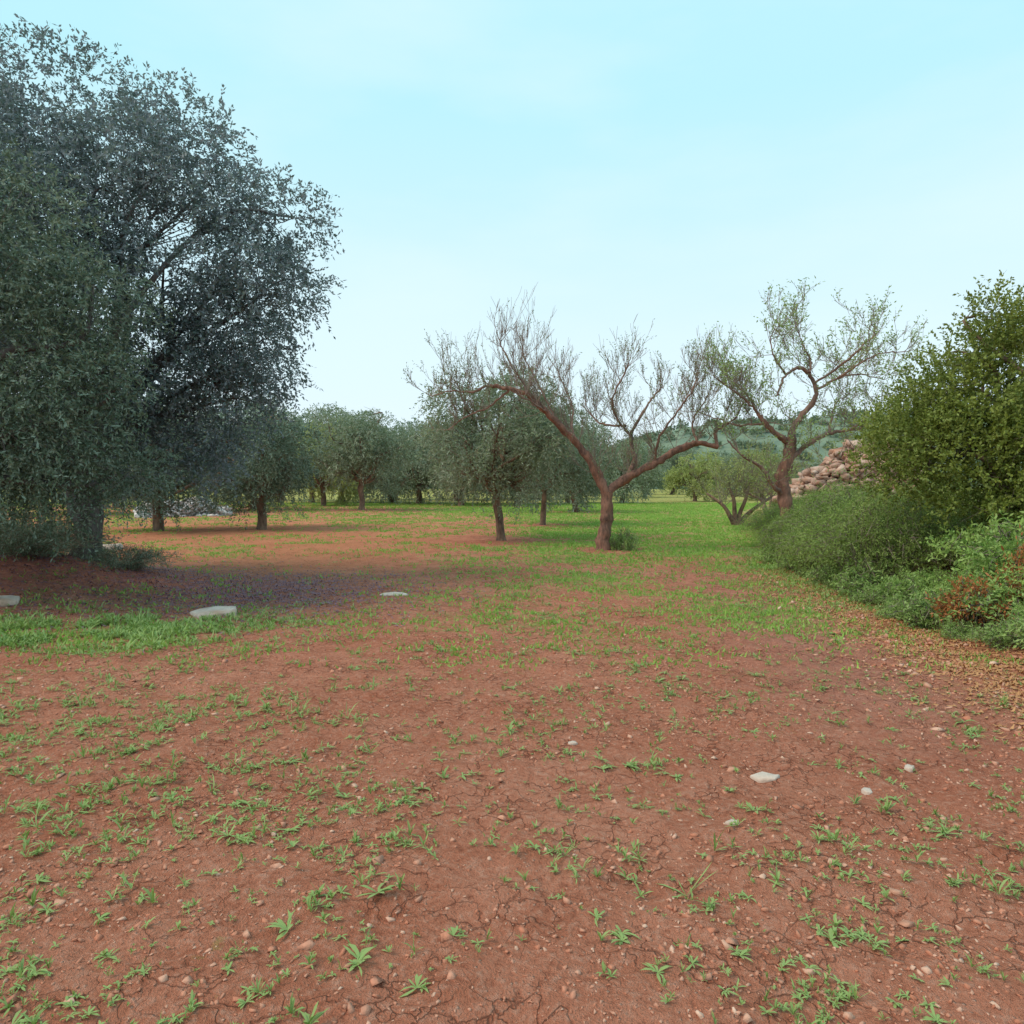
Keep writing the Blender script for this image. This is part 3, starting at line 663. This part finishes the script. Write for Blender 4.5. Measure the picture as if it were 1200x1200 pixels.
me, c = wall(601, (7.4, 20.4), (10.6, 19.0), 1.2, lambda q: np.interp(q, [0, .15, .3, .5, .62, 1], [.9, 1.3, 1.75, 2.25, 2.35, 2.1]), M_wall_r, .14)
o = obj("dry_stone_wall", me, loc=(c[0], c[1], 0)); o["label"] = "tumbled reddish dry stone wall behind the almond tree"; o["category"] = "wall"
me, c = wall(602, (-17.4, 34), (-13.9, 36), .9, lambda q: np.interp(q, [0, .2, .45, .6, 1], [.6, .95, .75, .95, .35]), M_wall_l, .17)
o = obj("dry_stone_wall", me, loc=(c[0], c[1], 0)); o["label"] = "low pale grey dry stone wall under the trees"; o["category"] = "wall"

r = np.random.default_rng(61)
for (x, y, sx, sy, sz, lab) in ((-3.5, 8.6, .31, .26, .03, "flat pale limestone slab among weeds"), (-5.95, 8.5, .22, .2, .035, "flat pale limestone slab beside dark mound"),
                                (-1.63, 10.0, .2, .13, .025, "thin flat white stone on red soil"), (1.31, 3.72, .10, .06, .016, "small jagged white stone on red soil"),
                                (.98, 3.18, .035, .022, .010, "tiny white stone on red soil"), (1.75, 3.55, .03, .025, .012, "small tan stone on red soil"),
                                (-9.6, 17.0, .45, .35, .07, "broad pale stone slab in tree shade"), (-10.6, 18.2, .4, .3, .06, "broad pale stone slab in tree shade"),
                                (2.15, 3.9, .03, .03, .012, "small orange stone on red soil"), (.35, 4.2, .03, .02, .010, "tiny pale stone on red soil")):
    na = 8; an = np.linspace(0, 2 * np.pi, na, endpoint=False) + r.uniform(-.3, .3, na)
    rd = r.uniform(.65, 1.2, na)
    rings = []
    for (k_, zz) in ((1.0, -1.2), (1.0, .6), (.9, 1.0), (.45, 1.15)):
        rings.append(np.stack([np.cos(an) * rd * k_ * sx, np.sin(an) * rd * k_ * sy, zz * sz + r.normal(0, sz * .2, na)], -1))
    Vv = np.concatenate(rings + [np.array([[0, 0, sz * 1.0]])]); Fq = []; Ft = []
    for a_ in range(3):
        for b_ in range(na):
            Fq.append((a_ * na + b_, a_ * na + (b_ + 1) % na, (a_ + 1) * na + (b_ + 1) % na, (a_ + 1) * na + b_))
    for b_ in range(na): Ft.append((3 * na + b_, 3 * na + (b_ + 1) % na, 4 * na))
    mb = MB(); mb.add(Vv, [np.array(Fq), np.array(Ft)], r.uniform(.2, .8))
    o = obj("flat_stone", mb.mesh("flat_stone", M_flat), loc=(x, y, float(height(x, y)) + sz * .3)); o["label"] = lab; o["category"] = "stone"; o["group"] = "pale stones lying on the soil"
    o.rotation_euler = (.05 + r.normal(0, .06), r.normal(0, .06), r.uniform(-.3, .3))

def scatter(r, n, ymin, ymax, k=.78, pad=1.0, pw=1.0):
    y = ymin + (ymax - ymin) * r.uniform(0, 1, n) ** pw
    x = r.uniform(-1, 1, n) * (k * y + pad)
    return x, y
r = np.random.default_rng(62); mb = MB()
x, y = scatter(r, 34000, 1.3, 10, k=.66, pad=.4, pw=1.1)
sz = np.clip(r.lognormal(-5.2, .55, len(x)), .003, .024)
kk = r.uniform(0, 1, len(x)) < .35 + 1.6 * (fbm(x * 1.1, y * 1.1, seed=77) - .38)
x, y, sz = x[kk], y[kk], sz[kk]
tn = r.uniform(0, 1, len(x)) ** 2.2
ne = 3000
ye = r.uniform(4.0, 12, ne); xe = bank_x(ye) + r.normal(-.3, .42, ne); se = np.clip(r.lognormal(-4.4, .5, ne), .005, .04)
x = np.concatenate([x, xe]); y = np.concatenate([y, ye]); sz = np.concatenate([sz, se]); tn = np.concatenate([tn, r.uniform(0, 1, ne) ** 1.5])
pi = r.integers(0, len(SMALL), len(x))
for q in range(len(SMALL)):
    V0, F0 = SMALL[q]; s_ = pi == q; n = int(s_.sum()); X_, Y_, S_ = x[s_], y[s_], sz[s_]
    Vs = V0[None] * (S_[:, None] * r.uniform(.6, 1.3, (n, 3)) * np.array([1.25, 1, .75]))[:, None, :]
    a = r.uniform(0, 6.28, n); ca, sa = np.cos(a)[:, None], np.sin(a)[:, None]
    Vr = np.stack([Vs[..., 0] * ca - Vs[..., 1] * sa, Vs[..., 0] * sa + Vs[..., 1] * ca, Vs[..., 2]], -1)
    Vr += np.stack([X_, Y_, height(X_, Y_) + S_ * .15], -1)[:, None]
    mb.add(Vr.reshape(-1, 3), (F0[None] + (np.arange(n) * len(V0))[:, None, None]).reshape(-1, 3), np.repeat(tn[s_], len(V0)))
obj("gravel", mb.mesh("gravel", M_gravel), kind="stuff", label="reddish gravel and clods on the soil", category="gravel")

# ------------------------------------------------------------ weeds
def blades(mb, x, y, r, nl, L, W, rise, tint):
    n = len(x)
    a = r.uniform(0, 2 * np.pi, (n, nl)); l = L[:, None] * r.uniform(.35, 1.3, (n, nl)); w = W[:, None] * r.uniform(.6, 1.3, (n, nl))
    e = rise[:, None] * r.uniform(.4, 1.6, (n, nl))
    z0 = height(x, y)
    dx, dy = np.cos(a), np.sin(a)
    ts = [0.0, .35, .7, 1.0]; ws = [.2, .75, 1.0, .05]
    bend = r.uniform(-.5, .5, (n, nl))
    rings = []
    for t, ww in zip(ts, ws):
        rad = l * t * np.cos(np.clip(e, 0, 1.4)); hz = l * (t * np.sin(np.clip(e, 0, 1.4)) - .35 * t * t * np.cos(e)) + .006
        px = x[:, None] + dx * rad - dy * bend * l * t * t; py = y[:, None] + dy * rad + dx * bend * l * t * t
        pz = z0[:, None] + np.maximum(hz, .004)
        for s in (-1, 1):
            rings.append(np.stack([px - dy * w * .5 * ww * s, py + dx * w * .5 * ww * s, pz + .15 * w * ww], -1))
    V = np.stack(rings, 2)
    base = (np.arange(n * nl) * 8)[:, None]
    F = np.concatenate([base + np.array([[0, 1, 3, 2]]) + 2 * i for i in range(3)], 0)
    T = np.clip(tint[:, None] * .6 + r.uniform(0, .4, (n, nl)), 0, 1)
    mb.add(V.reshape(-1, 3), F, np.repeat(T.ravel(), 8))

r = np.random.default_rng(71); mb = MB()
x, y = scatter(r, 22000, 1.35, 17, k=.66, pad=.3, pw=.97)
cl = fbm(x * .9, y * .9, seed=51); c2 = fbm(x * 3.2, y * 3.2, seed=53)
gd = green(x, y)
leftb = np.exp(-(((x + 2.6) / 1.5) ** 2 + ((y - 3.8) / 2.2) ** 2))
path = np.exp(-((x + .45 + .05 * y) / .5) ** 2) * (y < 12)
prob = np.clip(.30 + (cl - .42) * 1.2, .08, 1) * np.clip((c2 - .3) * 3.0, .15, 1) * (1 - .4 * path) * .85 + gd * .4 + leftb * .4 * (c2 > .44)
prob = prob * (1 - .8 * np.exp(-(((x + 3.5) / 1.7) ** 2 + ((y - 10.8) / 1.5) ** 2)))
prob = prob * (1 - .5 * sstep(y, 9, 12) * (1 - sstep(x, -2.5, 0)))
keep = (r.uniform(0, 1, len(x)) < prob) & (x < bank_x(y) + .2)
x, y = x[keep], y[keep]
ns = r.integers(0, 5, len(x)); sx = np.repeat(x, ns) + r.normal(0, .055, ns.sum()); sy = np.repeat(y, ns) + r.normal(0, .045, ns.sum())
Lm = np.clip(r.lognormal(-3.48, .42, len(x)), .012, .075); Lsat = np.repeat(Lm, ns) * r.uniform(.35, .8, ns.sum())
x = np.concatenate([x, sx]); y = np.concatenate([y, sy]); Ls = np.concatenate([Lm, Lsat]); n = len(x)
kind = r.uniform(0, 1, n)
for sel, nl, rise, wf in ((kind < .4, 10, .45, .18), ((kind >= .4) & (kind < .7), 10, .9, .15), (kind >= .7, 9, 1.2, .07)):
    blades(mb, x[sel], y[sel], r, nl, Ls[sel], Ls[sel] * wf + .0018, np.full(sel.sum(), rise), r.uniform(0, 1, sel.sum()))
def mat(nw, cx, cy, rx, ry, L=.05, nl=8, rise=.8, th=.44):
    xx = cx + r.normal(0, rx, nw); yy = cy + r.normal(0, ry, nw)
    k = fbm(xx * 2.6, yy * 2.6, seed=57) > th; xx, yy = xx[k], yy[k]
    blades(mb, xx, yy, r, nl, L * r.lognormal(-.1, .45, len(xx)), np.full(len(xx), L * .2), np.full(len(xx), rise), r.uniform(0, 1, len(xx)))
mat(4300, -4.5, 7.4, .75, .42, .058, th=.43); mat(900, -3.3, 8.2, .8, .4, .045, th=.47); mat(900, -5.2, 6.3, .7, .4, .045, th=.47)
mat(240, -2.4, 4.0, .7, .5, .040); mat(200, -3.0, 4.9, .5, .4, .042); mat(150, -1.7, 4.6, .6, .35, .038); mat(120, -1.3, 3.2, .45, .25, .036); mat(110, -2.1, 3.0, .5, .25, .04); mat(70, 2.2, 2.75, .35, .15, .042)
mat(80, -.1, 2.85, .35, .15, .036); mat(80, 1.0, 3.0, .4, .2, .038); mat(80, .4, 4.5, .5, .3, .036)
yy = r.uniform(8.5, 17, 1800); xx = bank_x(yy) + r.normal(-.2, .4, len(yy))
blades(mb, xx, yy, r, 7, r.uniform(.03, .08, len(yy)), np.full(len(yy), .010), np.full(len(yy), .9), r.uniform(0, 1, len(yy)))
obj("weeds", mb.mesh("weeds", M_weed), kind="stuff", label="scattered green weeds on red soil", category="weeds")

r = np.random.default_rng(72); mb = MB()
y = 6 + 54 * r.uniform(0, 1, 120000) ** 1.25; x = r.uniform(-1, 1, len(y)) * (.72 * y)
g = green(x, y); nn_ = fbm(x * 3.4, y * 3.4, seed=58)
k = (r.uniform(0, 1, len(x)) < g * 1.0) & (nn_ + g * .4 + r.uniform(-.14, .14, len(x)) > .60) & (x < bank_x(y) + .4)
x, y = x[k], y[k]; n = len(x); per = 4
xx = x[:, None] + r.normal(0, .06, (n, per)); yy = y[:, None] + r.normal(0, .06, (n, per))
a = r.uniform(0, 6.28, (n, per)); h = r.uniform(.015, .05, (n, per)) * (1 + y[:, None] / 60); w = .005 + .0008 * y[:, None] + 0 * h
z = height(xx, yy)
b1 = np.stack([xx - np.cos(a) * w, yy - np.sin(a) * w, z], -1); b2 = np.stack([xx + np.cos(a) * w, yy + np.sin(a) * w, z], -1)
tp = np.stack([xx + r.normal(0, .02, (n, per)), yy + r.normal(0, .02, (n, per)), z + h], -1)
V = np.stack([b1, b2, tp], 2).reshape(-1, 3)
mb.add(V, np.arange(n * per * 3).reshape(-1, 3), np.repeat(r.uniform(0, 1, n * per), 3))
obj("grass", mb.mesh("grass", M_grass), kind="stuff", label="thin bright green grass under the trees", category="grass")

def litter(seed, x, y, name, mat_, label, l0=.015, l1=.032):
    r = np.random.default_rng(seed); mb = MB()
    n = len(x); a = r.uniform(0, 6.28, n); l = r.uniform(l0, l1, n); w = l * .35
    z = height(x, y) + .008; t1 = r.normal(0, .012, (n, 4))
    ca, sa = np.cos(a), np.sin(a)
    V = np.stack([np.stack([x - ca * l, y - sa * l, z + np.abs(t1[:, 0])], -1), np.stack([x - sa * w, y + ca * w, z], -1), np.stack([x + ca * l, y + sa * l, z + np.abs(t1[:, 2])], -1), np.stack([x + sa * w, y - ca * w, z], -1)], 1)
    mb.add(V.reshape(-1, 3), np.arange(n * 4).reshape(-1, 4), np.repeat(r.uniform(0, 1, n), 4))
    obj(name, mb.mesh(name, mat_), kind="stuff", label=label, category="leaf litter")
r = np.random.default_rng(73)
litter(74, np.concatenate([-3.6 + r.normal(0, 1.2, 8000), -6.8 + r.normal(0, 1.6, 7000)]), np.concatenate([10.2 + r.normal(0, 1.1, 8000), 10.3 + r.normal(0, 1.5, 7000)]),
       "leaf_litter", M_litter, "dark fallen leaves beneath the olive tree")
ye = r.uniform(4.2, 13, 11000)
litter(75, bank_x(ye) + r.normal(-.1, .42, 11000), ye, "rusty_leaf_litter", M_rust, "rust-brown leaf litter along the bank edge")

# ------------------------------------------------------------ light & sky
w = bpy.data.worlds.new("World"); scene.world = w; w.use_nodes = True
nt = w.node_tree
for n_ in list(nt.nodes): nt.nodes.remove(n_)
out = nt.nodes.new("ShaderNodeOutputWorld"); bg = nt.nodes.new("ShaderNodeBackground")
SE, SA = math.radians(50), math.radians(-110)
sky = nt.nodes.new("ShaderNodeTexSky"); sky.sky_type = 'NISHITA'; sky.sun_disc = False
sky.sun_elevation = SE; sky.sun_rotation = SA
tc = nt.nodes.new("ShaderNodeTexCoord"); sp = nt.nodes.new("ShaderNodeSeparateXYZ"); nt.links.new(tc.outputs["Generated"], sp.inputs[0])
mp = nt.nodes.new("ShaderNodeMapping"); mp.inputs["Scale"].default_value = (1.2, 1.2, 4.0); nt.links.new(tc.outputs["Generated"], mp.inputs[0])
nz = N(nt, "ShaderNodeTexNoise", Scale=1.4, Detail=5.0, Roughness=.5); nt.links.new(mp.outputs[0], nz.inputs["Vector"])
veil = mixc(nt, ramp(nt, sp.outputs["Z"], .0, .45), (8.6, 9.5, 10.2), (5.2, 8.9, 9.9))
veil = mixc(nt, mathn(nt, 'MULTIPLY', ramp(nt, nz.outputs["Fac"], .45, .7), .6), veil, (7.8, 9.7, 10.2))
c = mixc(nt, .92, sky.outputs[0], veil)
nt.links.new(c, bg.inputs["Color"]); bg.inputs["Strength"].default_value = .109
nt.links.new(bg.outputs[0], out.inputs[0])

sl = bpy.data.lights.new("sun", 'SUN'); sl.energy = 2.5; sl.angle = math.radians(28); sl.color = (1, .84, .66)
so = bpy.data.objects.new("sun", sl); COL.objects.link(so)
dv = Vector((math.sin(SA) * math.cos(SE), math.cos(SA) * math.cos(SE), math.sin(SE)))
so.rotation_euler = dv.to_track_quat('Z', 'Y').to_euler()
so.location = (-10, 0, 20)

cam = bpy.data.cameras.new("camera"); co = bpy.data.objects.new("camera", cam); COL.objects.link(co)
co.location = (0, 0, 1.5 + float(height(0, 0))); co.rotation_euler = (math.radians(90 - 2.14), 0, 0)
cam.lens = 25.7; cam.sensor_width = 36; cam.clip_end = 4000; cam.clip_start = .05
scene.camera = co
scene.view_settings.view_transform = 'Standard'; scene.view_settings.look = 'None'; scene.view_settings.exposure = 0
